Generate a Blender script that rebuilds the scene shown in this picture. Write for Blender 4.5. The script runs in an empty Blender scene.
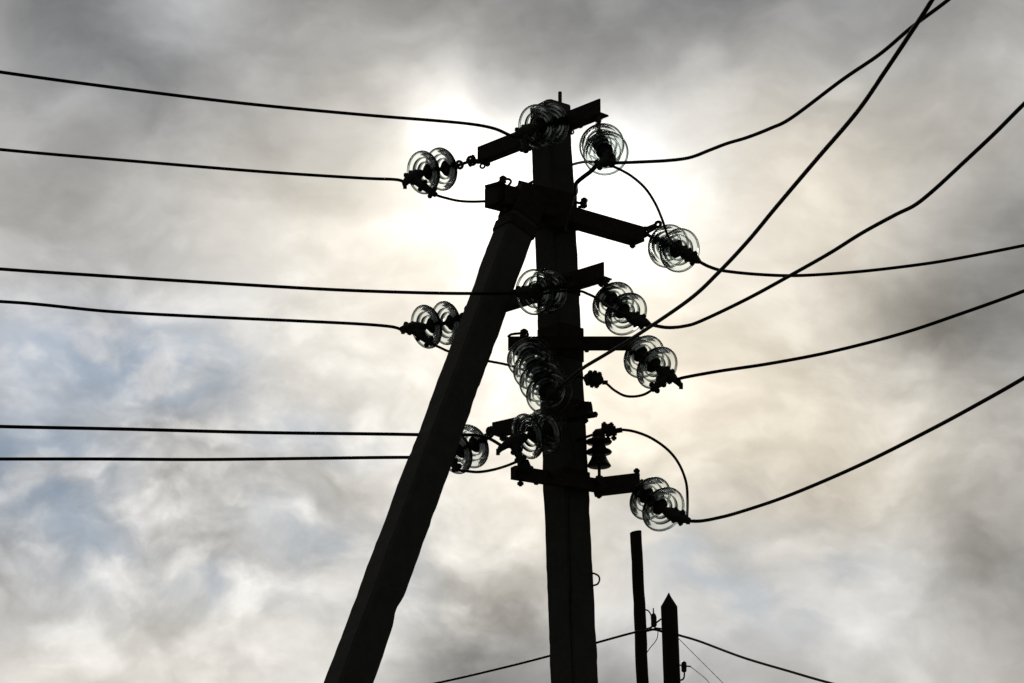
import bpy, bmesh, math, random
from mathutils import Vector, Matrix
R = math.radians
random.seed(7)
S = bpy.context.scene
COL = S.collection

# ------------------------------------------------------------------ camera
PITCH = R(18.0); F = 3000.0; W2, H2 = 512.0, 341.5
CAM = Vector((0, 0, 1.6))
cd = bpy.data.cameras.new('camera'); cam = bpy.data.objects.new('camera', cd); COL.objects.link(cam)
cam.location = CAM; cam.rotation_euler = (R(90) + PITCH, 0, 0)
cd.sensor_fit = 'HORIZONTAL'; cd.sensor_width = 36; cd.lens = F * 36 / 1024
cd.clip_start = .1; cd.clip_end = 5000
S.camera = cam
FWD = Vector((0, math.cos(PITCH), math.sin(PITCH))); UP = Vector((0, -math.sin(PITCH), math.cos(PITCH))); RT = Vector((1, 0, 0))

# ------------------------------------------------------------------ sky and sun
SUN_EL = PITCH + (H2 - 188) / F; SUN_AZ = (525 - W2) / F / math.cos(SUN_EL)
world = bpy.data.worlds.new('World'); S.world = world; world.use_nodes = True
nt = world.node_tree; nt.nodes.clear()
class N:
    """tiny node-graph helper"""
    def __init__(s, nt): s.nt = nt
    def new(s, t, **kw):
        n = s.nt.nodes.new(t)
        for k, v in kw.items(): setattr(n, k, v)
        return n
    def put(s, sock, v):
        if hasattr(v, 'links') or isinstance(v, bpy.types.NodeSocket): s.nt.links.new(v, sock)
        else: sock.default_value = v
    def m(s, op, a, b=None, c=None, clamp=False):
        n = s.new('ShaderNodeMath', operation=op, use_clamp=clamp); s.put(n.inputs[0], a)
        if b is not None: s.put(n.inputs[1], b)
        if c is not None: s.put(n.inputs[2], c)
        return n.outputs[0]
    def v(s, op, a, b=None, scale=None):
        n = s.new('ShaderNodeVectorMath', operation=op); s.put(n.inputs[0], a)
        if b is not None: s.put(n.inputs[1], b)
        if scale is not None: s.put(n.inputs['Scale'], scale)
        return n.outputs['Value'] if op in ('LENGTH', 'DISTANCE', 'DOT_PRODUCT') else n.outputs['Vector']
    def noise(s, vec, scale, detail=5, rough=.55, lac=2.0, dist=0.0):
        n = s.new('ShaderNodeTexNoise', noise_dimensions='3D'); s.put(n.inputs['Vector'], vec)
        n.inputs['Scale'].default_value = scale; n.inputs['Detail'].default_value = detail
        n.inputs['Roughness'].default_value = rough; n.inputs['Lacunarity'].default_value = lac; n.inputs['Distortion'].default_value = dist
        return n
    def mapping(s, vec, kind='POINT', loc=(0,0,0), rot=(0,0,0), scale=(1,1,1)):
        n = s.new('ShaderNodeMapping', vector_type=kind); s.put(n.inputs['Vector'], vec)
        n.inputs['Location'].default_value = loc; n.inputs['Rotation'].default_value = rot; n.inputs['Scale'].default_value = scale
        return n.outputs[0]
    def ramp(s, x, a, b, c=0., d=1., smooth=True):
        n = s.new('ShaderNodeMapRange', interpolation_type='SMOOTHSTEP' if smooth else 'LINEAR'); s.put(n.inputs[0], x)
        for i, q in enumerate((a, b, c, d)): s.put(n.inputs[i + 1], q)
        return n.outputs[0]
    def mix(s, f, a, b):
        n = s.new('ShaderNodeMix', data_type='RGBA'); s.put(n.inputs[0], f); s.put(n.inputs[6], a); s.put(n.inputs[7], b)
        return n.outputs[2]
g = N(nt)
tc = g.new('ShaderNodeTexCoord')
# sky frame: +Y towards the bright part of the sky, in directions (radians), not in picture space
s0 = g.mapping(tc.outputs['Generated'], rot=(-PITCH, 0, 0))
# cloud turbulence bends every cloud bank
wn = g.noise(s0, 14, 5, .5)
wofs = g.v('SCALE', g.v('SUBTRACT', wn.outputs['Color'], (.5, .5, .5)), scale=.040)
wn2 = g.noise(s0, 42, 6, .55)
wofs2 = g.v('SCALE', g.v('SUBTRACT', wn2.outputs['Color'], (.5, .5, .5)), scale=.006)
sw = g.v('ADD', g.v('ADD', s0, wofs), wofs2)
def plane(src):
    """direction -> slope coordinates across the bright half of the sky (1/3000 rad), centre at the sky frame's axis"""
    x = g.new('ShaderNodeSeparateXYZ'); g.put(x.inputs[0], src); yy = g.m('MAXIMUM', x.outputs[1], .08)
    return g.m('DIVIDE', g.m('MULTIPLY', x.outputs[0], F), yy), g.m('DIVIDE', g.m('MULTIPLY', x.outputs[2], F), yy)
import numpy as np
def cloud_banks(src, xs, ys, table, base, k=.80):
    """a bank of cloud every so many degrees: smooth gaussians whose thickness follows the table"""
    xs = np.array(xs, float); ys = np.array(ys, float); T = np.array(table, float) - base
    sx = (xs[1] - xs[0]) * k; sy = (ys[1] - ys[0]) * k
    GX = np.exp(-.5 * ((xs[:, None] - xs[None]) / sx) ** 2); GY = np.exp(-.5 * ((ys[:, None] - ys[None]) / sy) ** 2)
    reg = lambda G: np.linalg.solve(G.T @ G + .01 * np.eye(len(G)), G.T)
    A = reg(GY) @ T @ reg(GX).T
    u, w = plane(src)
    def gs(c, m, sg):
        q = g.m('MULTIPLY_ADD', c, 1 / sg, -m / sg); return g.m('EXPONENT', g.m('MULTIPLY', g.m('MULTIPLY', q, q), -.5))
    gx = [gs(u, x - W2, sx) for x in xs]; acc = base
    for jy, y in enumerate(ys):
        row = 0.
        for ix in range(len(xs)): row = g.m('MULTIPLY_ADD', gx[ix], float(round(A[jy, ix], 4)), row)
        acc = g.m('MULTIPLY_ADD', gs(w, H2 - y, sy), row, acc)
    return acc
TX = [80 * i for i in range(14)]; TY = [76 * i for i in range(10)]
T = [[134, 122, 172, 160, 146, 144, 140, 138, 140, 125, 140, 148, 146, 158],
     [165, 138, 138, 165, 174, 212, 212, 168, 182, 190, 182, 170, 172, 190],
     [168, 158, 163, 180, 192, 258, 296, 305, 275, 224, 208, 190, 164, 156],
     [178, 170, 180, 212, 226, 260, 310, 318, 298, 236, 222, 202, 168, 136],
     [195, 198, 205, 218, 232, 238, 262, 284, 262, 236, 212, 158, 130, 132],
     [206, 188, 203, 200, 228, 242, 252, 255, 240, 222, 216, 206, 172, 160],
     [170, 198, 200, 202, 216, 228, 240, 240, 235, 222, 213, 204, 190, 170],
     [186, 186, 206, 219, 200, 214, 222, 220, 205, 200, 196, 196, 172, 162],
     [194, 212, 210, 206, 222, 214, 172, 186, 214, 202, 206, 208, 176, 152],
     [216, 216, 214, 216, 214, 200, 130, 146, 148, 172, 184, 196, 190, 190]]
V = cloud_banks(sw, TX, TY, np.array(T) / 255. + .028, 160 / 255.)
WXS = [160 * i for i in range(8)]; WYS = [114 * i for i in range(7)]
WT = [[0, -2, 4, 3, 0, 0, 3, 3], [2, 1, 10, 10, 5, 15, 8, 8], [4, 6, 18, 18, 10, 22, 8, 4], [-2, -2, 14, 20, 25, 20, 8, 4],
      [-3, 5, 9, 18, 24, 24, 14, 6], [0, 6, 8, 12, 12, 7, 8, 4], [11, 12, 9, 3, 0, 6, 8, 8]]
warm = cloud_banks(sw, WXS, WYS, np.array(WT) * 1.12 / 255., 5 / 255.)
def bank(src, px, py, sx, sy, tilt=0):
    c = Vector(((px - W2) / F, 1, (H2 - py) / F)).normalized()
    q = g.mapping(src, 'TEXTURE', loc=c, rot=(0, R(tilt), 0), scale=(sx / F, .5, sy / F))
    l = g.v('LENGTH', q)
    return g.m('EXPONENT', g.m('MULTIPLY', g.m('MULTIPLY', l, l), -.5))
def field(src, base, banks):
    acc = base
    for b in banks: acc = g.m('MULTIPLY_ADD', bank(src, *b[:5]), b[5], acc)
    return acc
# fibrous and puffy detail
det = g.noise(g.mapping(sw, rot=(0, R(-14), 0), scale=(1, 1, 1.9)), 24, 5, .5)
det2 = g.noise(g.mapping(sw, scale=(1, 1, 1.4)), 44, 8, .56)
puffn = g.noise(g.mapping(sw, scale=(1, 1, 1.5)), 27, 5, .48)
billow = g.m('ABSOLUTE', g.m('MULTIPLY_ADD', puffn.outputs[0], 2., -1.))
puffy = field(s0, .24, [(120, 490, 200, 120, 0, .85), (800, 480, 220, 120, 0, .20), (470, 610, 60, 40, 0, .5)])
streak = g.noise(g.mapping(sw, rot=(0, R(24), 0), scale=(.55, 1, 2.2)), 46, 6, .55)
side = field(s0, .25, [(840, 420, 170, 160, 0, .8)])
damp = g.ramp(V, .84, 1.02, 1, .3)
V = g.m('ADD', V, g.m('MULTIPLY', g.m('MULTIPLY', g.m('SUBTRACT', det.outputs[0], .5), .19), damp))
V = g.m('ADD', V, g.m('MULTIPLY', g.m('MULTIPLY', g.m('SUBTRACT', det2.outputs[0], .5), .50), puffy))
V = g.m('ADD', V, g.m('MULTIPLY', g.m('MULTIPLY', g.m('SUBTRACT', g.ramp(billow, .0, .36), .60), .17), puffy))
V = g.m('ADD', V, g.m('MULTIPLY', g.m('MULTIPLY', g.m('SUBTRACT', det2.outputs[0], .5), .16), g.ramp(V, .88, 1.05)))
V = g.m('ADD', V, g.m('MULTIPLY', g.m('MULTIPLY', g.m('SUBTRACT', streak.outputs[0], .5), .13), side))
V = g.m('MAXIMUM', V, .2)
# clear-sky gaps show the blue behind the cloud
gaps = field(sw, 0., [(50, 345, 80, 28, 0, .75), (110, 375, 60, 22, 0, .5), (195, 372, 46, 36, 35, .85), (20, 465, 56, 40, 0, .95), (318, 442, 56, 14, 0, .75),
    (75, 548, 44, 26, 30, .75), (310, 545, 60, 26, 20, .55), (225, 592, 50, 14, 12, .65), (670, 555, 46, 20, 35, .5), (745, 603, 46, 22, 20, .45), (815, 560, 60, 22, 0, .4), (405, 560, 30, 40, 20, .35)])
gap = g.m('MULTIPLY', gaps, g.m('SUBTRACT', 1.15, g.ramp(billow, .02, .34)), clamp=True)
cr = g.new('ShaderNodeCombineXYZ')
for k, ch in enumerate((g.m('ADD', V, g.m('MULTIPLY', warm, .45)), g.m('ADD', V, g.m('MULTIPLY', warm, .10)), g.m('SUBTRACT', V, g.m('MULTIPLY', warm, .55)))):
    g.put(cr.inputs[k], g.m('POWER', g.m('MAXIMUM', ch, .1), 2.2))
cloud = cr
# thick: dimming added to the unseen sky away from the sun, keeps poles dark
sund = Vector((math.sin(SUN_AZ) * math.cos(SUN_EL), math.cos(SUN_AZ) * math.cos(SUN_EL), math.sin(SUN_EL)))
dsun = g.v('DOT_PRODUCT', tc.outputs['Generated'], tuple(sund))
thick = g.ramp(dsun, math.cos(R(62)), math.cos(R(16)), .105, 1.0)
cloudc = g.v('SCALE', cloud.outputs[0], scale=thick)
sky = g.new('ShaderNodeTexSky', sky_type='NISHITA'); sky.sun_disc = False
sky.sun_elevation = SUN_EL; sky.sun_rotation = SUN_AZ; sky.air_density = 1.0; sky.dust_density = .0; sky.ozone_density = 1.5
bg1 = g.new('ShaderNodeBackground'); g.put(bg1.inputs[0], sky.outputs[0]); bg1.inputs[1].default_value = .085
bg2 = g.new('ShaderNodeBackground'); g.put(bg2.inputs[0], cloudc); bg2.inputs[1].default_value = 1.0
mx = g.new('ShaderNodeMixShader'); g.put(mx.inputs[0], g.m('MULTIPLY', gap, .33)); nt.links.new(bg2.outputs[0], mx.inputs[1]); nt.links.new(bg1.outputs[0], mx.inputs[2])
wo = g.new('ShaderNodeOutputWorld'); nt.links.new(mx.outputs[0], wo.inputs[0])

sl = bpy.data.lights.new('sun', 'SUN'); sl.energy = .6; sl.angle = R(12); sl.color = (1, .95, .86)
so = bpy.data.objects.new('sun', sl); COL.objects.link(so); so.rotation_euler = sund.to_track_quat('Z', 'Y').to_euler()
so.location = (0, 40, 30)
S.view_settings.view_transform = 'Standard'; S.view_settings.look = 'None'
S.view_settings.exposure = 0; S.view_settings.gamma = 1; S.view_settings.use_curve_mapping = False
S.render.engine = 'CYCLES'
S.cycles.max_bounces = 24; S.cycles.transmission_bounces = 24; S.cycles.transparent_max_bounces = 16
S.cycles.diffuse_bounces = 2; S.cycles.glossy_bounces = 6
S.cycles.caustics_reflective = False; S.cycles.caustics_refractive = False

# ------------------------------------------------------------------ materials
def mat(name, col, rough=.7, metal=0., var=.3, scale=30., bump=0., spec=.3, stretch=None):
    m = bpy.data.materials.new(name); m.use_nodes = True
    h = N(m.node_tree); b = m.node_tree.nodes['Principled BSDF']
    t = h.new('ShaderNodeTexCoord'); vec = t.outputs['Object']
    if stretch: vec = h.mapping(vec, scale=stretch)
    n = h.noise(vec, scale, 8, .65)
    dark = tuple(c * (1 - var) for c in col) + (1,); light = tuple(min(1, c * (1 + var)) for c in col) + (1,)
    h.put(b.inputs['Base Color'], h.mix(h.ramp(n.outputs[0], .3, .7), dark, light))
    h.put(b.inputs['Roughness'], h.ramp(n.outputs[0], .25, .75, max(.05, rough - .12), min(1, rough + .12)))
    b.inputs['Metallic'].default_value = metal; b.inputs['Specular IOR Level'].default_value = spec
    if bump:
        bn = h.new('ShaderNodeBump'); bn.inputs['Strength'].default_value = bump; bn.inputs['Distance'].default_value = .01
        h.put(bn.inputs['Height'], n.outputs[0]); h.put(b.inputs['Normal'], bn.outputs[0])
    return m
M_CONC = mat('weathered_concrete', (.165, .163, .16), .9, 0, .16, 14, .4)
M_STEEL = mat('rusty_steel', (.10, .085, .075), .75, .3, .4, 25, .3)
M_IRON = mat('cast_iron', (.10, .10, .10), .6, .6, .3, 40, .3)
M_WIRE = mat('black_cable_sheath', (.02, .02, .021), .55, 0, .2, 60)
M_ALU = mat('dull_bare_wire', (.10, .10, .10), .55, .6, .3, 60)
M_PORC = mat('dark_brown_porcelain', (.05, .028, .02), .3, 0, .2, 20, 0, .5)
M_WOOD = mat('tarred_wood', (.07, .055, .045), .85, 0, .4, 20, .6, .2, (1, 1, .08))
M_GRASS = mat('dry_grass', (.06, .065, .03), .95, 0, .4, .6, .4)
def glass(name, face, edge, dust):
    """toughened glass skirt: thin wall, so light passes nearly straight, darker where it is seen edge-on through more glass"""
    m = bpy.data.materials.new(name); m.use_nodes = True; m.node_tree.nodes.clear(); h = N(m.node_tree)
    lw = h.new('ShaderNodeLayerWeight'); lw.inputs[0].default_value = .35
    t = h.new('ShaderNodeTexCoord'); n = h.noise(t.outputs['Object'], 30, 5, .6)
    col = h.mix(lw.outputs['Facing'], face, edge); col = h.mix(h.ramp(n.outputs[0], .45, .75, 0, dust), col, edge)
    tr = h.new('ShaderNodeBsdfTransparent'); h.put(tr.inputs[0], col)
    gl = h.new('ShaderNodeBsdfGlossy'); gl.inputs['Roughness'].default_value = .15
    fr = h.new('ShaderNodeFresnel'); fr.inputs[0].default_value = 1.3
    mx = h.new('ShaderNodeMixShader'); h.put(mx.inputs[0], fr.outputs[0]); h.nt.links.new(tr.outputs[0], mx.inputs[1]); h.nt.links.new(gl.outputs[0], mx.inputs[2])
    o = h.new('ShaderNodeOutputMaterial'); h.nt.links.new(mx.outputs[0], o.inputs[0]); return m
M_GLASS = glass('toughened_glass', (.96, .97, .965, 1), (.78, .82, .80, 1), .35)
M_LIP = glass('darkened_glass_lip', (.24, .27, .26, 1), (.16, .18, .17, 1), .3)  # darkness from light reflected inside the lip is put into this tint
h = N(M_LIP.node_tree); fx = next(q for q in M_LIP.node_tree.nodes if q.type == 'MIX_SHADER'); om = next(q for q in M_LIP.node_tree.nodes if q.type == 'OUTPUT_MATERIAL')
rf = h.new('ShaderNodeBsdfGlass'); rf.inputs['Color'].default_value = (.62, .67, .65, 1); rf.inputs['Roughness'].default_value = .12; rf.inputs['IOR'].default_value = 1.5
m2 = h.new('ShaderNodeMixShader'); m2.inputs[0].default_value = .16
for a, c in ((fx.outputs[0], m2.inputs[1]), (rf.outputs[0], m2.inputs[2]), (m2.outputs[0], om.inputs[0])): M_LIP.node_tree.links.new(a, c)

# ------------------------------------------------------------------ helpers
def ray(px, py): return FWD + RT * ((px - W2) / F) + UP * ((H2 - py) / F)
def P(px, py, y):
    r = ray(px, py); return CAM + r * (y / r.y)
def PH(px, py, z):
    r = ray(px, py); return CAM + r * ((z - CAM.z) / r.z)
def depth(p): return (p - CAM).dot(FWD)
def link(o, parent=None):
    COL.objects.link(o)
    if parent: o.parent = parent
    return o
def tag(o, label, cat, group=None):
    o['label'] = label; o['category'] = cat
    if group: o['group'] = group
    return o
def empty(name, loc, label, cat, group=None):
    o = bpy.data.objects.new(name, None); o.location = loc; o.empty_display_size = .1; COL.objects.link(o)
    return tag(o, label, cat, group)
def obj(name, bm, m, parent=None, smooth=False, origin=None):
    """bm is in world coordinates; parent is an unrotated Empty or a part: mesh is stored relative to the thing's base"""
    if origin is None:
        origin = Vector((0, 0, 0)); q = parent
        while q is not None: origin = origin + q.location; q = q.parent
        if parent is None: origin = sum((v.co for v in bm.verts), Vector()) / max(1, len(bm.verts))
    bmesh.ops.recalc_face_normals(bm, faces=bm.faces)
    bm.transform(Matrix.Translation(-origin))
    me = bpy.data.meshes.new(name); bm.to_mesh(me); bm.free(); me.materials.append(m)
    if smooth: me.polygons.foreach_set('use_smooth', [True] * len(me.polygons))
    o = bpy.data.objects.new(name, me)
    if parent is None: o.location = origin
    return link(o, parent)
def frame(d):
    d = d.normalized(); up = Vector((0, 0, 1))
    if abs(d.z) > .95: up = Vector((0, 1, 0))
    side = d.cross(up).normalized(); return side, side.cross(d).normalized()
def loop(bm, pts): return [bm.verts.new(p) for p in pts]
def skin(bm, rings, cap=True):
    for a, c in zip(rings, rings[1:]):
        n = len(a)
        for i in range(n): bm.faces.new((a[i], a[(i + 1) % n], c[(i + 1) % n], c[i]))
    if cap: bm.faces.new(rings[0][::-1]); bm.faces.new(rings[-1])
def tube(bm, pts, rad, n=8, cap=True):
    pts = [Vector(p) for p in pts]
    if not isinstance(rad, (list, tuple)): rad = [rad] * len(pts)
    rings = []; pv = None
    for i, p in enumerate(pts):
        d = (pts[min(i + 1, len(pts) - 1)] - pts[max(i - 1, 0)]).normalized()
        if pv is None: s, u = frame(d)
        else:
            s = (pv - d * pv.dot(d)).normalized(); u = s.cross(d)
        pv = s
        rings.append(loop(bm, [p + (s * math.cos(2 * math.pi * k / n) + u * math.sin(2 * math.pi * k / n)) * rad[i] for k in range(n)]))
    skin(bm, rings, cap)
def prism(bm, poly, p0, p1, up=None):
    """sweep a 2-D polygon (side, up) from p0 to p1"""
    d = p1 - p0; s, u = frame(d)
    skin(bm, [loop(bm, [p + s * x + u * y for x, y in poly]) for p in (p0, p1)])
def hexnut(bm, p, axis, r=.016, l=.014, n=6):
    axis = axis.normalized(); tube(bm, [p - axis * l / 2, p + axis * l / 2], r, n)
def bolt(bm, p, axis, length, r=.009, nut=.017):
    axis = axis.normalized(); tube(bm, [p - axis * length / 2, p + axis * length / 2], r, 8)
    hexnut(bm, p + axis * (length / 2 - .014), axis, nut); hexnut(bm, p - axis * (length / 2 - .014), axis, nut)
def torus(bm, c, axis, r, rr, n=16, m=8):
    s, u = frame(axis)
    rings = [loop(bm, [c + (s * math.cos(a) + u * math.sin(a)) * (r + rr * math.cos(q)) + axis.normalized() * rr * math.sin(q)
             for q in [2 * math.pi * k / m for k in range(m)]]) for a in [2 * math.pi * j / n for j in range(n)]]
    rings.append(rings[0]); skin(bm, rings, False)
def lathe(bm, prof, n=48, closed=False):
    rings = [loop(bm, [(r * math.cos(2 * math.pi * k / n), r * math.sin(2 * math.pi * k / n), z) for k in range(n)]) for r, z in prof]
    if closed: rings.append(rings[0])
    skin(bm, rings, not closed)
def crom(pts, k=8):
    """smooth curve through points"""
    out = []; n = len(pts)
    for i in range(n - 1):
        p0 = pts[max(i - 1, 0)]; p1 = pts[i]; p2 = pts[i + 1]; p3 = pts[min(i + 2, n - 1)]
        for j in range(k):
            t = j / k
            out.append(.5 * ((2 * p1) + (p2 - p0) * t + (2 * p0 - 5 * p1 + 4 * p2 - p3) * t * t + (3 * p1 - p0 - 3 * p2 + p3) * t ** 3))
    out.append(pts[-1]); return out

# ------------------------------------------------------------------ ground
bm = bmesh.new(); NG = 60; rings = []
radii = [0, 3, 6, 10, 16, 25, 40, 70, 130, 260, 600, 1500, 4000]
c0 = bm.verts.new((0, 20, 0)); prev = None
for r in radii[1:]:
    ring = loop(bm, [(r * math.cos(2 * math.pi * k / NG), 20 + r * math.sin(2 * math.pi * k / NG), 0) for k in range(NG)])
    if prev is None:
        for k in range(NG): bm.faces.new((c0, ring[k], ring[(k + 1) % NG]))
    else: skin(bm, [prev, ring], False)
    prev = ring
gr = obj('ground', bm, M_GRASS); gr['kind'] = 'structure'

# ------------------------------------------------------------------ concrete poles
def section(a, b, ch, rot):
    pts = [(-a/2+ch, -b/2), (a/2-ch, -b/2), (a/2, -b/2+ch), (a/2, b/2-ch), (a/2-ch, b/2), (-a/2+ch, b/2), (-a/2, b/2-ch), (-a/2, -b/2+ch)]
    c, s = math.cos(rot), math.sin(rot)
    return [(x * c - y * s, x * s + y * c) for x, y in pts]
def concrete_shaft(bm, base, top, a0, b0, a1, b1, rot, chips=(), seed=1, step=.035):
    rnd = random.Random(seed); n = int((top - base).length / step); rings = []
    d = (top - base).normalized(); s = Vector((1, 0, 0)); s = (s - d * s.dot(d)).normalized(); u = d.cross(s)
    off = [0.] * 8
    for i in range(n + 1):
        t = i / n; p = base.lerp(top, t)
        sec = section(a0 + (a1 - a0) * t, b0 + (b1 - b0) * t, .016, rot)
        row = []
        for k, (x, y) in enumerate(sec):
            off[k] = off[k] * .8 + rnd.gauss(0, .0011)
            f = 1 + off[k] / .1
            for (ct, cw, ck, ca) in chips:
                if ck == k: f -= ca * math.exp(-((t - ct) * (top - base).length / cw) ** 2)
            row.append(p + s * (x * f) + u * (y * f))
        rings.append(loop(bm, row))
    skin(bm, rings)
POLE_Y = 15.5
pt = P(550.0, 107, POLE_Y); pm = P(575.5, 683, POLE_Y)
slope = (pm - pt) / (pm.z - pt.z)
pole_base = pt + slope * (0 - pt.z); 
def pole_at(z): return pt + slope * (z - pt.z)
pole = empty('utility_pole', pole_base, 'tall squared concrete pole carrying six short crossarms and all the glass insulators', 'utility pole')
ROT = R(40)
bm = bmesh.new()
concrete_shaft(bm, pole_base - Vector((0, 0, .4)), pt, .205, .225, .168, .178, ROT, seed=3)
obj('shaft', bm, M_CONC, pole)
# lightning pin on the pole top
bm = bmesh.new(); tp = P(560, 92, POLE_Y); bp = P(560, 116, POLE_Y)
tube(bm, [bp, tp], .0105, 8); torus(bm, P(561.5, 106, POLE_Y - .015), Vector((.2, 1, 0)), .016, .005)
obj('top_pin', bm, M_STEEL, pole)
FY = POLE_Y - .155      # plane of the crossarms bolted to the viewer's side of the pole
ARM = {}
def crossarm(key, l, r, h, w, both=True, hr=None):
    pxm = 555 + (((l[1] + r[1]) / 2) - 112) / 571 * 21
    f = (pxm - l[0]) / (r[0] - l[0]); ym = l[1] + (r[1] - l[1]) * f
    z = P(pxm, ym, FY).z
    a = PH(*l, z); c = PH(*r, z)
    ARM[key] = (a, c, z)
    bm = bmesh.new(); t = .009
    poly = [(-w/2, -h/2), (w/2, -h/2), (w/2, h/2), (w/2 - t, h/2), (w/2 - t, -h/2 + t), (-w/2, -h/2 + t)]
    if key == 'sixth': poly = [(-w/2, -h/2), (w/2, -h/2), (w/2, h/2), (-w/2, h/2)]
    prism(bm, poly, a, c)
    o = obj('crossarm', bm, M_STEEL, pole)
    return o, a, c
def strap(zc, hh, grow=.012):
    c = pole_at(zc); rr = []; tt = (pt.z - zc) / pt.z
    a = .168 + (.037) * tt + grow; b = .178 + .047 * tt + grow
    bm = bmesh.new()
    for z in (-hh / 2, hh / 2):
        rr.append(loop(bm, [c + Vector((x, y, z)) for x, y in section(a, b, .016, ROT)]))
    skin(bm, rr)
    return bm
for key, l, r, hgt, w in [
    ('top', (482, 155.5), (604, 107.5), .086, .07),
    ('second', (500, 197), (638.5, 236.5), .088, .10),
    ('third', (474, 312), (607.5, 271), .086, .07),
    ('fourth', (508, 343.5), (640, 343.5), .062, .06),
    ('fifth', (496, 430), (592, 409), .070, .07),
    ('sixth', (513, 472.5), (606, 487), .066, .05)]:
    o, a, c = crossarm(key, l, r, hgt, w)
    ax = (c - a).normalized()
    for end, s in ((a, 1), (c, -1)):
        bm = bmesh.new(); p = end + ax * s * .045 + Vector((0, 0, -hgt / 2 - .005)); bolt(bm, p, Vector((0, 0, 1)), .06, .009, .017)
        obj('bolt', bm, M_IRON, o)
    mid = pole_at(ARM[key][2]) + Vector((0, -.155, 0))
    for q in (-.14, .14):
        bm = bmesh.new(); bolt(bm, mid + ax * q + Vector((0, .05, .01)), ax.cross(Vector((0, 0, 1))), .2, .009, .017)
        obj('bolt', bm, M_IRON, o)
bm = bmesh.new(); ye = ARM['second'][1].y
tube(bm, [P(632, 231.5, ye), P(645, 229.5, ye - .01), P(655, 225.5, ye - .02)], .013, 8); tube(bm, [P(634, 236, ye), P(646, 233.5, ye - .01), P(656, 228, ye - .02)], .008, 8)
torus(bm, P(658, 224.5, ye - .02), Vector((.5, 1, 0)), .016, .009)
obj('end_eye', bm, M_IRON, pole)
bm = bmesh.new(); ye = ARM['top'][0].y
tube(bm, [P(490, 160, ye - .02), P(478, 161.5, ye - .02), P(466, 160.5, ye - .02)], [.016, .016, .010], 8); torus(bm, P(482.5, 166, ye - .02), Vector((.2, 1, 0)), .013, .006)
obj('end_eye', bm, M_IRON, pole)
# extension plate on the sixth arm
bm = bmesh.new(); z6 = ARM['sixth'][2]; pa = PH(597, 491, z6 + 0.0); pb = P(640, 485.5, pa.y - .03)
t = .009; poly = [(-.03, -.045), (.03, -.045), (.03, .045), (.03 - t, .045), (.03 - t, -.045 + t), (-.03, -.045 + t)]
prism(bm, poly, pa + Vector((-.02, -.07, 0)), pb + Vector((0, -.07, 0))); bolt(bm, pb + Vector((-.02, -.07, .05)), Vector((0, 0, 1)), .05)
obj('arm_extension', bm, M_STEEL, pole)
# left stub of the second arm: bracket head over the brace
z2 = ARM['second'][2]
bm = bmesh.new(); pa = PH(491, 195, z2 + .02); pb = PH(539, 207, z2 + .02)
prism(bm, [(-.06, -.055), (.06, -.055), (.06, .055), (-.06, .055)], pa, pb)
br = obj('brace_bracket', bm, M_STEEL, pole)
bm = bmesh.new()
q = P(487, 186, pa.y - .05); q2 = P(508, 179, pa.y - .05); tube(bm, [P(485, 187, pa.y - .05), P(496, 184, pa.y - .05), P(506, 181, pa.y - .05)], .011, 8)
tube(bm, crom([P(496, 187, pa.y - .03), P(500, 181, pa.y - .03), P(508, 179, pa.y - .03), P(511, 182, pa.y - .03), P(506, 188, pa.y - .03)], 4), .007, 6)
bolt(bm, P(503, 182, pa.y - .02), Vector((0, 0, 1)), .07, .01, .02)
obj('u_bolt', bm, M_IRON, br)
bm = bmesh.new(); prism(bm, [(-.05, -.10), (.05, -.10), (.05, .10), (-.05, .10)], P(514, 200, FY - .02), P(570, 214, FY - .02))
obj('clamp_plate', bm, M_STEEL, pole)
# straps
for key, py, hh in (('fourth', 346, .185), ('second', 214, .20), ('fifth', 410, .08), ('sixth', 480, .07), ('top', 128, .07), ('third', 290, .07)):
    px = 555 + (py - 112) / 571 * 21
    obj('band', strap(P(px, py, POLE_Y).z, hh, .014 if hh > .1 else .010), M_STEEL, pole)
# stub fitting of the fifth arm and little rings
bm = bmesh.new(); prism(bm, [(-.035, -.040), (.02, -.040), (.03, -.030), (.03, .034), (-.035, .034)], P(576, 411.5, POLE_Y - .05), P(592.5, 409, POLE_Y - .06))
obj('pole_clamp', bm, M_STEEL, pole)
bm = bmesh.new(); yy = POLE_Y - .06
tube(bm, crom([P(508, 337, FY - .03), P(511, 334.5, FY - .03), P(518, 333.5, FY - .03), P(526, 333, FY - .03), P(528, 335, FY - .03), P(524, 339, FY - .03)], 5), .007, 6)
bolt(bm, P(524, 334, FY - .02), Vector((.1, 0, 1)), .055, .012, .022)
obj('eye_bolt', bm, M_IRON, pole)
bm = bmesh.new()
tube(bm, crom([P(574, 201.5, yy), P(580, 203, yy), P(585, 200, yy), P(585, 206, yy), P(578, 207, yy)], 5), .008, 6)
bolt(bm, P(584, 203, yy), Vector((.1, 0, 1)), .06, .011, .02)
obj('eye_bolt', bm, M_IRON, pole)
bm = bmesh.new()
tube(bm, crom([P(588, 573, POLE_Y - .03), P(594, 573.5, POLE_Y - .03), P(598.5, 576, POLE_Y - .03), P(599.5, 580, POLE_Y - .03), P(597.5, 584, POLE_Y - .03), P(593, 585.5, POLE_Y - .03), P(588, 586, POLE_Y - .03)], 5), .0052, 6)
obj('lifting_loop', bm, M_STEEL, pole)
bm = bmesh.new(); torus(bm, P(571.5, 132, POLE_Y - .05), Vector((0, 1, .2)), .012, .004); tube(bm, [P(564, 132, POLE_Y - .05), P(570, 132, POLE_Y - .05)], .006, 6)
obj('ring', bm, M_STEEL, pole)
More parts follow.
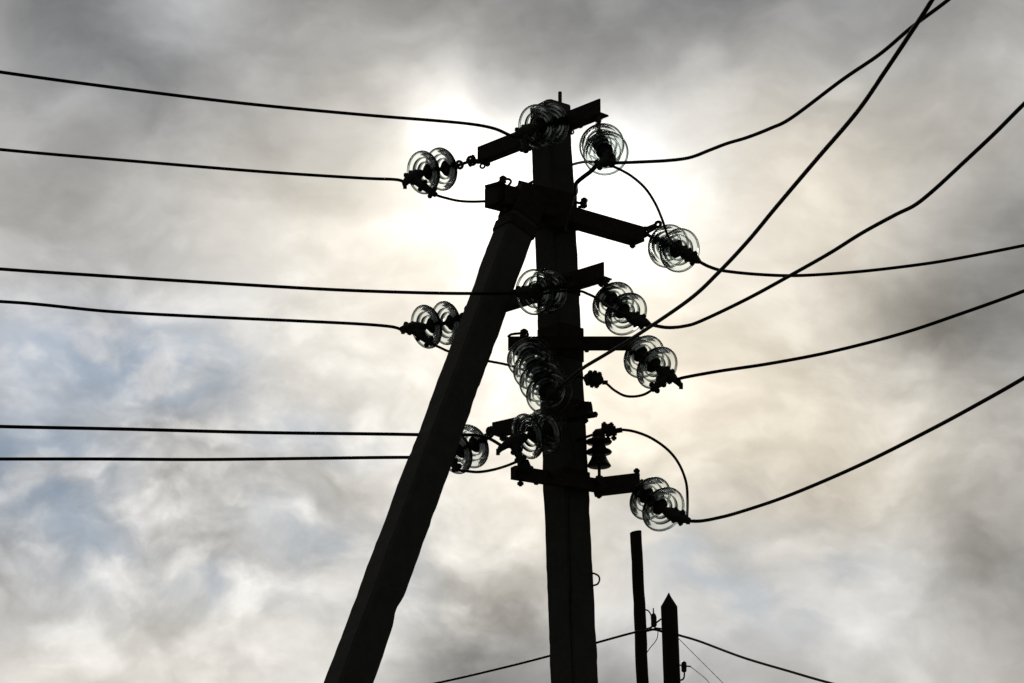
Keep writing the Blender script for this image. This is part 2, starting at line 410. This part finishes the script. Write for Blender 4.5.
# thin earth wire stapled down the face of the pole
pts = [P(x, y, POLE_Y - .145) for x, y in ((563, 418), (568, 430), (573, 446), (574, 460), (570, 470), (569, 520), (571, 600), (573, 683))]
pts.append(pole_base + Vector((0, -.165, .05)))
bm = bmesh.new(); tube(bm, crom(pts, 6), .0045, 6); obj('earth_wire', bm, M_STEEL, pole)

# brace pole: leans against the viewer's side of the pole
st = P(527, 197, 15.22); sm = P(348.5, 683, 14.45)
sd = (st - sm); sbase = st - sd * ((st.z) / sd.z)
brace = empty('brace_pole', sbase, 'thick concrete strut leaning diagonally up against the main pole from lower left', 'utility pole')
bm = bmesh.new()
concrete_shaft(bm, sbase - sd.normalized() * .4, st, .222, .214, .166, .158, R(38), chips=((.688, .06, 1, .13), (.688, .06, 2, .14), (.665, .14, 1, .05), (.665, .14, 2, .05), (.755, .03, 2, .05), (.80, .04, 1, .04), (.85, .02, 2, .05)), seed=11)
obj('shaft', bm, M_CONC, brace)

dn = sd.normalized(); bm = bmesh.new(); s_ = Vector((1, 0, 0)); s_ = (s_ - dn * s_.dot(dn)).normalized(); u_ = dn.cross(s_)
for q0, q1, gq in ((-.26, -.20, .014), (-.17, .012, .010)):  # dark band and cover added so the brace top merges into the silhouette
    skin(bm, [loop(bm, [st + dn * q + s_ * x + u_ * y for x, y in section(.168 + gq, .160 + gq, .014, R(38))]) for q in (q0, q1)])
    if q0 < -.2: obj('band', bm, M_STEEL, brace); bm = bmesh.new()
obj('dark_head_cover', bm, M_STEEL, brace)

# ------------------------------------------------------------------ insulator strings
bm = bmesh.new()
def bead(r, z, q, a0, a1, n=6): return [(r + q * math.cos(R(a0 + (a1 - a0) * k / n)), z + q * math.sin(R(a0 + (a1 - a0) * k / n))) for k in range(n + 1)]
prof = [(.030, -.030), (.046, -.028), (.066, -.021), (.088, -.009), (.104, .004), (.1125, .014)] + bead(.1175, .022, .0054, -60, 150, 8) + [(.1090, .020), (.1050, .015), (.1000, .010), (.0900, .001)]
prof += [(.0868, .000), (.0860, .016)] + bead(.0828, .018, .0032, 0, 180, 5) + [(.0790, -.004), (.0700, -.009), (.0612, -.013)]
prof += [(.0605, .006)] + bead(.0570, .008, .0034, 0, 180, 5) + [(.0530, -.015), (.036, -.018), (.030, -.019)]
lathe(bm, prof, 96, True)
for f in bm.faces:      # rolled lip and ribs get the tint that carries their refraction darkness
    c = f.calc_center_median(); q = math.hypot(c.x, c.y)
    if q > .1132 or any(abs(q - k) < .0042 and c.z > z for k, z in ((.083, .0005), (.057, -.0125))): f.material_index = 1
GLASS_ME = None
def proto(name, bm, m, smooth=True):
    bmesh.ops.recalc_face_normals(bm, faces=bm.faces)
    me = bpy.data.meshes.new(name); bm.to_mesh(me); bm.free(); me.materials.append(m)
    if smooth: me.polygons.foreach_set('use_smooth', [True] * len(me.polygons))
    return me
GLASS_ME = proto('glass_disc', bm, M_GLASS); GLASS_ME.materials.append(M_LIP)
bm = bmesh.new()
lathe(bm, [(.0005, -.088), (.018, -.088), (.024, -.082), (.030, -.066), (.036, -.050), (.045, -.036), (.047, -.024), (.044, -.020), (.034, -.018), (.0285, -.010), (.0285, -.004), (.0005, -.004)], 24)
CAP_ME = proto('metal_cap', bm, M_IRON)
bm = bmesh.new()
lathe(bm, [(.0005, -.006), (.026, -.006), (.024, .006), (.0125, .012), (.0105, .045), (.014, .052), (.014, .058), (.0005, .060)], 20)
PIN_ME = proto('pin', bm, M_IRON)
WIRE_START = {}
def string(key, label, attach, y, far, step, n=2, W=None, J=None, Wy=None, hook=None, scale=1.0, SPACING=.150, group='glass insulator strings'):
    """attach: pixel and distance of the fixing; far: centre of the first disc; step: shift from disc to disc"""
    A = P(attach[0], attach[1], y)
    root = empty('insulator_string', A, label, 'insulator', group)
    mpp = depth(A) / F
    lat = math.hypot(*step) * mpp; toward = math.sqrt(max(.0004, SPACING ** 2 - lat ** 2))
    ax = (RT * (step[0] * mpp) - UP * (step[1] * mpp) - FWD * toward).normalized()
    f0 = P(far[0], far[1], y); gap = max(0.10, abs((f0 - A).length)); 
    drop = .115 * toward / SPACING + .03
    f0 = P(far[0], far[1], y - drop) - ax * .016
    # link and eye from the fixing to the first cap
    bm = bmesh.new(); capt = f0 - ax * .085
    midp = A.lerp(capt, .5)
    tube(bm, [A, A.lerp(capt, .35), A.lerp(capt, .7), capt], [.013, .009, .009, .014], 8)
    torus(bm, A.lerp(capt, .12), (A - capt).cross(Vector((0, 0, 1))) + Vector((0, .001, 0)), .024, .0085)
    torus(bm, A.lerp(capt, .72), (A - capt).cross(Vector((.3, 0, 1))) + Vector((0, .001, 0)), .020, .0085)
    bolt(bm, A.lerp(capt, .12), RT * .3 + UP, .07, .009, .016)
    obj('shackle', bm, M_IRON, root)
    rotm = ax.to_track_quat('Z', 'Y').to_matrix().to_4x4()
    for i in range(n):
        c = f0 + ax * (SPACING * i)
        jit = Matrix.Rotation(random.uniform(-.05, .05), 4, 'X') @ Matrix.Rotation(random.uniform(-.05, .05), 4, 'Y') @ Matrix.Rotation(random.uniform(0, 6), 4, 'Z')
        go = bpy.data.objects.new('glass_disc', GLASS_ME); link(go, root); go.matrix_local = Matrix.Translation(c - A) @ rotm @ jit @ Matrix.Scale(scale, 4)
        link(bpy.data.objects.new('metal_cap', CAP_ME), go); link(bpy.data.objects.new('pin', PIN_ME), go)
    E = f0 + ax * (SPACING * (n - 1) + .055)
    Wy_ = E.y - .06 if Wy is None else Wy
    Wp = P(W[0], W[1], Wy_)
    WIRE_START[key] = Wp
    # wedge clamp gripping the conductor
    bm = bmesh.new()
    tube(bm, [E - ax * .02, E.lerp(Wp, .2), E.lerp(Wp, .5), E.lerp(Wp, .8), Wp], [.020, .034, .034, .023, .011], 10)
    if hook: 
        hp = P(hook[0], hook[1], Wy_); tube(bm, [E.lerp(Wp, .55), Wp.lerp(hp, .45), hp], [.020, .017, .012], 8)
        hexnut(bm, hp, RT, .018, .02, 8)
    sd_, ud_ = frame(Wp - E)
    for q in (.35, .65):
        bolt(bm, E.lerp(Wp, q), ud_ + sd_ * .4, .085, .008, .015)
    if J:
        Jp = P(J[0], J[1], Wy_); WIRE_START[key + 'J'] = Jp
        tube(bm, [E.lerp(Wp, .5), E.lerp(Wp, .5).lerp(Jp, .5), Jp], [.025, .023, .015], 10)
        dj = (Jp - E.lerp(Wp, .5)); s_, u_ = frame(dj)
        for q in (.45, .85):
            bolt(bm, E.lerp(Wp, .5).lerp(Jp, q), RT * dj.dot(UP) - UP * dj.dot(RT) + FWD * .1, .08, .008, .015)
    obj('strain_clamp', bm, M_IRON, root)
    return root
aL, aR = 0, 1
string('A', 'two glass discs side by side off the left tip of the topmost crossarm', (474, 160), ARM['top'][0].y - .02, (442, 169), (-17, 4.6), 2, (404, 182), (436, 195), hook=(405, 186), SPACING=.150)
string('B', 'pair of glass discs overlapping the top of the main pole', (566, 119), 15.26, (550, 124), (-12, 4), 2, (513, 137), (526, 152), SPACING=.126)
string('C', 'two glass discs hanging below the right tip of the topmost crossarm', (599, 119), ARM['top'][1].y, (601.5, 145), (3.2, 9.5), 2, (614, 163), (596, 166))
string('D', 'pair of glass discs off the right end of the second crossarm, the wide sloping one', (642, 231), ARM['second'][1].y, (668, 246), (9.5, 5), 2, (700, 262), (674, 243))
string('E', 'pair of glass discs just left of the leaning strut at mid height', (470, 309), ARM['third'][0].y, (446.5, 323), (-18.5, 3.5), 2, (400, 329), (432, 344), hook=(403, 331), SPACING=.150)
string('F', 'two glass discs on the main pole face between strut and third crossarm', (560, 287), 15.2, (548, 291), (-13, 1.5), 2, (515, 293), SPACING=.126)
string('G', 'pair of glass discs below the right tip of the third crossarm', (606, 283), ARM['third'][1].y, (613, 302.5), (11.4, 11.2), 2, (650, 324.5))
string('H', 'long string of four glass discs under the left end of the fourth crossarm', (524, 342), FY - .03, (529, 357), (6.2, 11.5), 4, (558, 389), None)
string('L', 'pair of glass discs with hooked clamp at right end of the fourth crossarm', (636, 343), FY - .02, (643.5, 356.5), (11.7, 10.6), 2, (677, 380), (652, 390), hook=(681, 386))
string('N', 'two narrow glass discs beside the main pole just above the lowest crossarm', (564, 422), 15.22, (546, 431), (-17.5, 4.5), 2, (502, 446), (522, 462), hook=(498, 452), SPACING=.126)
string('K', 'two glass discs half hidden behind the right edge of the leaning strut', (491, 431), ARM['fifth'][0].y, (471, 446), (-14.5, 5), 2, (446, 459), (458, 470), Wy=15.33, SPACING=.126)
string('M', 'lowest pair of glass discs, off the right tip of the lowest crossarm', (641, 485), pb.y - .07, (649.5, 498), (12, 9.5), 2, (690, 521), None, hook=(688, 521))

# ------------------------------------------------------------------ post insulator
py_ = ARM['sixth'][1].y - .03
base = P(599, 481, py_)
post = empty('post_insulator', base, 'dark ribbed bell-shaped porcelain insulator standing upright on the lowest crossarm', 'insulator')
mpp = depth(base) / F
bm = bmesh.new(); tube(bm, [P(599.5, 486, py_), P(599, 460, py_)], .0085, 8); hexnut(bm, P(599.3, 478, py_), Vector((0, 0, 1)), .02, .02); obj('pin', bm, M_STEEL, post)
bm = bmesh.new()
lathe(bm, [(.0005, -.004), (.060, -.004), (.0655, 0), (.060, .010), (.046, .035), (.036, .062), (.040, .066), (.066, .070), (.071, .078), (.064, .086), (.044, .096), (.034, .112), (.036, .120),
           (.066, .126), (.072, .134), (.066, .142), (.046, .150), (.036, .158), (.034, .185), (.028, .195), (.0005, .195)], 32)
bm.transform(Matrix.Translation(P(599, 466, py_)))
obj('shed_body', bm, M_PORC, post, True)
bm = bmesh.new()
for x, y, r in ((600, 434, .030), (606, 429, .026), (612, 431, .026), (618, 430.5, .014)):
    hexnut(bm, P(x, y, py_), RT + UP * .15, r, .045, 10)
for x, y in ((604, 426.5), (611, 427), (608, 437), (614, 436)):
    bolt(bm, P(x, y, py_ - .01), UP + RT * .1 + FWD * .2, .05, .008, .015)
obj('wire_clamp', bm, M_IRON, post)

# ------------------------------------------------------------------ wires
def wire(name, label, cat, start, pts, r=.0092, h_end=None, extend=0., slope=None, m=None, group=None, y_end=None, jit=0.):
    """start: 3-D fixing; pts: picture course; the far end is set by the height of the line there"""
    P0 = start; last = pts[-1]
    if h_end is not None: y1 = PH(last[0], last[1], h_end).y
    else: y1 = y_end
    q = (P0 - CAM); x0 = W2 + F * q.dot(RT) / q.dot(FWD); y0p = H2 - F * q.dot(UP) / q.dot(FWD)
    pix = [(x0, y0p)] + list(pts); d = [0.]
    for a, c in zip(pix, pix[1:]): d.append(d[-1] + math.hypot(c[0] - a[0], c[1] - a[1]))
    out = [P0]
    for (x, y), s in list(zip(pix, d))[1:]:
        t = s / d[-1]; yy = 1 / ((1 - t) / P0.y + t / y1); out.append(P(x, y, yy))
    pts3 = crom(out, 10)
    if extend:
        a = pts3[-1]; dr = (pts3[-1] - pts3[-6]); dh = Vector((dr.x, dr.y, 0)); k = dr.z / max(1e-6, dh.length); dh.normalize()
        if slope is not None: k = k
        for j in range(1, 31):
            s = extend * j / 30; pts3.append(a + dh * s + Vector((0, 0, k * s * max(.2, 1 - s / 40) + .0015 * s * s)))
    bm = bmesh.new(); tube(bm, pts3, r, 8)
    o = obj(name, bm, m or M_WIRE, None, True)
    return tag(o, label, cat, group)
def jumper(label, start, pts, ys, end=None, r=.0075, m=None, name='jumper_wire'):
    p3 = ([start] if start is not None else []) + [P(x, y, yy) for (x, y), yy in zip(pts, ys)] + ([end] if end is not None else [])
    bm = bmesh.new(); tube(bm, crom(p3, 8), r, 8)
    o = obj(name, bm, m or M_WIRE, None, True)
    return tag(o, label, 'wire', 'short jumper wires between the insulators')
WS = WIRE_START; G_L = 'lines running off to the left'; G_R = 'lines running off to the right'
def hgt(k): return WS[k].z
wire('power_line', 'topmost black line on the left, bending down to the top of the pole', 'wire', WS['B'], [(506, 133.5), (494, 128.5), (474, 124.5), (440, 121), (360, 114.5), (240, 103), (110, 87), (0, 72), (-160, 48)], h_end=hgt('B') - .25, extend=22, group=G_L)
wire('power_line', 'second line from the top on the left, ending left of the top crossarm', 'wire', WS['A'], [(395, 179.5), (360, 178), (260, 171.5), (120, 160), (0, 149.5), (-160, 133)], h_end=hgt('A') - .12, extend=22, group=G_L)
wire('power_line', 'third line from the top on the left, crossing in front of the strut', 'wire', WS['F'], [(490, 293.5), (430, 293), (330, 289.5), (200, 282), (90, 275), (0, 269), (-160, 257)], h_end=hgt('F') - .12, extend=22, group=G_L)
wire('power_line', 'fourth line from the top on the left, stopping at discs left of the strut', 'wire', WS['E'], [(390, 326.5), (360, 324), (300, 321), (200, 316.5), (110, 311.5), (40, 304.5), (0, 301.5), (-160, 292)], h_end=hgt('E') - .10, extend=22, group=G_L)
wire('power_line', 'fifth line from the top on the left, running across the strut to low discs', 'wire', WS['N'], [(488, 438), (473, 435), (440, 435), (380, 434), (260, 432.5), (120, 429), (0, 426.5), (-160, 422)], h_end=hgt('N') - .16, extend=22, group=G_L)
wire('power_line', 'lowest line on the left, nearly level and passing behind the strut', 'wire', WS['K'], [(420, 457.5), (380, 457.5), (300, 458.5), (200, 459.5), (100, 459), (0, 459), (-160, 459)], h_end=hgt('K') - .16, extend=22, group=G_L)
wire('power_line', 'right-hand line rising from the topmost right discs to the top edge of the sky', 'wire', WS['C'], [(640, 162), (668, 160.5), (690, 157.5), (710, 150), (727, 143.5), (747, 137.5), (770, 128.5), (792, 117.5), (842, 80), (880, 54), (912, 27), (948, 0), (1010, -50)], h_end=hgt('C') - .05, extend=20, group=G_R)
wire('power_line', 'steep line rising from the four-disc string and crossing two other lines', 'wire', WS['H'], [(568, 380), (583, 368), (608, 353), (642, 332), (690, 299), (719, 272), (748, 241), (777, 206), (816, 160), (857, 112), (886, 70), (914, 28), (932, 0), (968, -60)], h_end=hgt('H') + .1, extend=20, group=G_R)
wire('power_line', 'line from the third crossarm discs climbing to the upper right corner', 'wire', WS['G'], [(667, 327.5), (685, 326), (702, 320.5), (747, 299), (792, 274.5), (830, 253), (862, 233), (895, 215), (915, 205), (935, 189), (962, 164), (995, 133), (1024, 104), (1080, 50)], h_end=hgt('G') + .0, extend=20, group=G_R)
wire('power_line', 'slack line dipping then running almost level to the right from the second crossarm', 'wire', WS['D'], [(710, 267), (725, 271), (760, 274.5), (800, 275.5), (860, 271.5), (920, 264.5), (960, 258), (1024, 245.5), (1120, 226)], h_end=hgt('D') - .05, extend=20, group=G_R)
wire('power_line', 'gently rising line from the hooked clamp on the fourth crossarm', 'wire', WS['L'], [(684, 377.5), (720, 371), (770, 363.5), (830, 352), (900, 334), (960, 314), (1024, 291), (1120, 254)], h_end=hgt('L') - .05, extend=20, group=G_R)
wire('power_line', 'lowest line on the right, rising from the lowest crossarm discs', 'wire', WS['M'], [(700, 521), (715, 518.5), (740, 512), (790, 495), (860, 465), (930, 430), (980, 403), (1024, 378), (1120, 321)], h_end=hgt('M') - .05, extend=20, group=G_R)

yA = WS['AJ'].y; yC = WS['CJ'].y
jumper('thin jumper looping behind the top of the pole above the strut bracket', WS['AJ'], [(444, 197.5), (460, 201), (480, 201.5), (500, 199), (523, 187), (534, 181), (553, 172), (571, 165), (584, 162), (596, 162)], [yA, yA, yA + .05, 15.62, 15.70, 15.74, 15.74, 15.7, 15.3, yC], None, .0078)
jumper('drooping jumper with lumpy connectors from the top right discs in to the pole', WS['CJ'], [(590, 172), (582, 178), (576, 184), (576, 192), (573, 198)], [yC, yC + .1, yC + .2, 15.36, 15.40], None, .012)
jumper('arched jumper from the top right discs down to the second crossarm discs', P(612, 166, yC), [(620, 169.5), (632, 176.5), (645, 188), (655, 203), (662, 219), (668, 236)], [yC - .02, yC, yC, yC + .1, yC + .2, yC + .25], WS['DJ'], .0072)
yE = WS['EJ'].y
jumper('jumper passing behind the strut from mid-height discs to the four-disc string', WS['EJ'], [(440, 347.5), (449, 351.5), (468, 357), (488, 361), (508, 365), (530, 372)], [yE, yE + .05, 15.58, 15.62, 15.60, 15.62], None, .0072)
yG = WS['G'].y
jumper('jumper crossing the pole face to the discs of the third crossarm', WS['F'] + Vector((0.02, -.01, -.02)), [(532, 297), (552, 292), (578, 291), (588, 294), (598, 299), (612, 309), (632, 318)], [14.80, 14.86, 14.88, 14.86, 14.84, 14.64, 14.60], None, .0075)
yL = WS['LJ'].y
cj = jumper('sagging jumper with a bolted connector between the pole and the hooked clamp', P(572, 375, POLE_Y - .02), [(580, 377), (588, 378.5), (600, 380), (607, 384), (614, 390), (624, 395.5), (634, 396.5), (644, 394.5)], [POLE_Y - .1, 15.32, 15.2, 15.15, 15.1, 15.05, yL + .05, yL], WS['LJ'], .0072)
bm = bmesh.new(); tube(bm, [P(586.5, 378.5, 15.3), P(588, 378.5, 15.3), P(599, 380, 15.2), P(600.5, 380.5, 15.2)], [.016, .030, .030, .016], 8)
for x, y, l in ((589, 378, .085), (593.5, 379, .095), (598, 380, .09)):
    bolt(bm, P(x, y, 15.22), UP + RT * .25, l, .009, .015)
hexnut(bm, P(605, 382.5, 15.16), RT, .012, .03)
obj('bolted_connector', bm, M_IRON, cj)
jumper('jumper arching from the bell-shaped insulator over to the lowest right discs', P(576, 441, POLE_Y - .06), [(585, 437.5), (595, 434), (606, 431), (622, 429.8), (636, 432), (652, 438.5), (668, 450), (679, 464), (686, 482), (687.5, 500)],
    [15.4, py_ + .05, py_, py_, py_, py_ - .03, py_ - .07, py_ - .1, py_ - .13, py_ - .18], WS['M'] + Vector((-.015, 0, .02)), .0075)
yK = WS['KJ'].y
jumper('low jumper sagging between the strut discs and the lowest crossarm', WS['KJ'], [(466, 471), (478, 472), (492, 470), (506, 466), (519, 461)], [yK, yK, 15.35, 15.2, 15.05], WS['NJ'], .0078)
# foot of the clamp above the lowest crossarm
ft = empty('support_stub', P(523, 473, ARM['sixth'][0].y - .03), 'short dark stub standing on the left end of the lowest crossarm', 'bracket')
bm = bmesh.new(); q0 = P(524, 471, ARM['sixth'][0].y - .03); tube(bm, [q0, P(524, 466, q0.y), P(523, 461, q0.y)], [.05, .036, .03], 10); hexnut(bm, P(524, 468.5, q0.y), Vector((0, 0, 1)), .05, .02, 6)
obj('stub_body', bm, M_IRON, ft)

# ------------------------------------------------------------------ the two poles farther off
FARY = 31.0
top = P(635.5, 532, FARY + .6); bot = P(643.5, 683, FARY + .6); dz = (bot - top) / (bot.z - top.z); fb = top - dz * top.z
wp = empty('wooden_pole', fb, 'slim dark wooden pole with flat top, left of the pointed one', 'utility pole')
bm = bmesh.new(); rnd = random.Random(5); n = 90; rings = []; ox = oy = 0
for i in range(n + 1):
    t = i / n; p = (fb - Vector((0, 0, .4))).lerp(top, t); ox = ox * .9 + rnd.gauss(0, .0022); oy = oy * .9 + rnd.gauss(0, .002)
    r0 = .088 + (.0625 - .088) * t
    rings.append(loop(bm, [p + Vector(((r0 + rnd.gauss(0, .0008)) * math.cos(a) + ox, (r0 + rnd.gauss(0, .0008)) * math.sin(a) + oy, (0.012 * math.cos(a) if i == n else 0))) for a in [2 * math.pi * k / 14 for k in range(14)]]))
skin(bm, rings); obj('trunk', bm, M_WOOD, wp)
tip = P(668.5, 594.5, FARY); sh = P(669.3, 606.5, FARY); bot = P(672.3, 683, FARY); dz = (bot - sh) / (bot.z - sh.z); fb2 = sh - dz * sh.z
cp = empty('pointed_pole', fb2, 'far pole with a pointed top and small insulators on both sides', 'utility pole')
bm = bmesh.new(); rings = []; rnd = random.Random(9); ox = 0
for i in range(61):
    t = i / 60; p = (fb2 - Vector((0, 0, .4))).lerp(sh, t); r0 = .088 * (1 - t) * 1.18 + .088 * t; ox = ox * .9 + rnd.gauss(0, .0012)
    rings.append(loop(bm, [p + Vector((r0 * math.cos(a) + ox, r0 * math.sin(a), 0)) for a in [2 * math.pi * k / 16 for k in range(16)]]))
wedge = [tip + Vector(((.006 if abs(math.cos(2 * math.pi * k / 16)) > .01 else 0) * math.copysign(1, math.cos(2 * math.pi * k / 16)), .08 * math.sin(2 * math.pi * k / 16), 0)) for k in range(16)]
rings.append(loop(bm, wedge)); skin(bm, rings); obj('trunk', bm, M_WOOD, cp)
fi = empty('pin_insulator', P(655, 631, FARY - .05), 'tiny insulator on a curved hook between the two far poles', 'insulator')
yf = FARY - .05
bm = bmesh.new(); tube(bm, crom([P(645, 609.5, FARY + .5), P(648.5, 611, FARY + .2), P(651, 615, yf), P(652.5, 620, yf)], 5), .008, 6)
tube(bm, crom([P(645.5, 629, FARY + .5), P(651, 627.5, yf), P(653.5, 623, yf)], 5), .011, 6)
tube(bm, [P(653.5, 625, yf), P(661, 619, FARY - .02)], .010, 6); tube(bm, [P(654.5, 628, yf), P(663, 629, FARY)], .010, 6); obj('hook', bm, M_STEEL, fi)
bm = bmesh.new(); b0 = P(654, 627, yf); u_ = P(653.3, 608, yf) - b0
tube(bm, [b0, b0 + u_ * .1, b0 + u_ * .3, b0 + u_ * .5, b0 + u_ * .62, b0 + u_ * .70, b0 + u_ * .72, b0 + u_ * 1.0], [.02, .032, .03, .032, .026, .018, .008, .006], 10); obj('insulator_body', bm, M_PORC, fi)
fi2 = empty('pin_insulator', P(681, 670, FARY - .1), 'tiny insulator on a hook on the right side of the pointed pole', 'insulator')
bm = bmesh.new(); tube(bm, crom([P(677, 680, FARY - .05), P(681.5, 680, FARY - .1), P(684, 677.5, FARY - .1), P(684.3, 671, FARY - .1), P(684, 665, FARY - .1)], 5), .009, 6); tube(bm, [P(678, 665.2, FARY - .05), P(684, 665.2, FARY - .1)], .008, 6); obj('hook', bm, M_STEEL, fi2)
bm = bmesh.new(); b0 = P(684, 672, FARY - .1); u_ = P(684, 661.5, FARY - .1) - b0
tube(bm, [b0, b0 + u_ * .1, b0 + u_ * .4, b0 + u_ * .5, b0 + u_ * .9, b0 + u_], [.02, .028, .027, .03, .026, .014], 10)
tube(bm, [P(685, 666, FARY - .12), P(691, 666.5, FARY - .12)], .008, 6); obj('insulator_body', bm, M_PORC, fi2)
wire('cable', 'far sagging cable from behind the main pole to the wooden pole', 'wire', P(662, 631.5, FARY - .09), [(654, 629.5), (646, 631), (634, 632.5), (595.5, 643), (551, 655.5), (500, 668.5), (437, 683), (360, 698)], .0130, y_end=33, extend=14)
wire('cable', 'far cable descending to the right from the pointed pole', 'wire', P(674, 633.5, FARY - .09), [(680, 635.5), (700, 641.5), (743, 657.5), (790, 671.5), (830, 683), (900, 701)], .0125, y_end=27, extend=14)
wire('thin_wire', 'thin steep wire falling right from the pointed pole shoulder', 'wire', P(676, 636, FARY - .09), [(680, 640), (702, 662), (726, 686), (760, 720)], .0038, y_end=24, extend=6, m=M_ALU)
wire('thin_wire', 'thin wire falling from the tiny insulator right of the pointed pole', 'wire', P(690.5, 666.5, FARY - .12), [(697, 671.5), (705, 678), (713, 687), (740, 716)], .0055, y_end=26, extend=6, m=M_ALU)
wire('thin_wire', 'thin curled wire hanging between the two far poles', 'wire', P(658, 630, FARY - .04), [(657.5, 637), (655, 642), (650, 648), (646, 654)], .0045, y_end=FARY + .45, m=M_ALU)
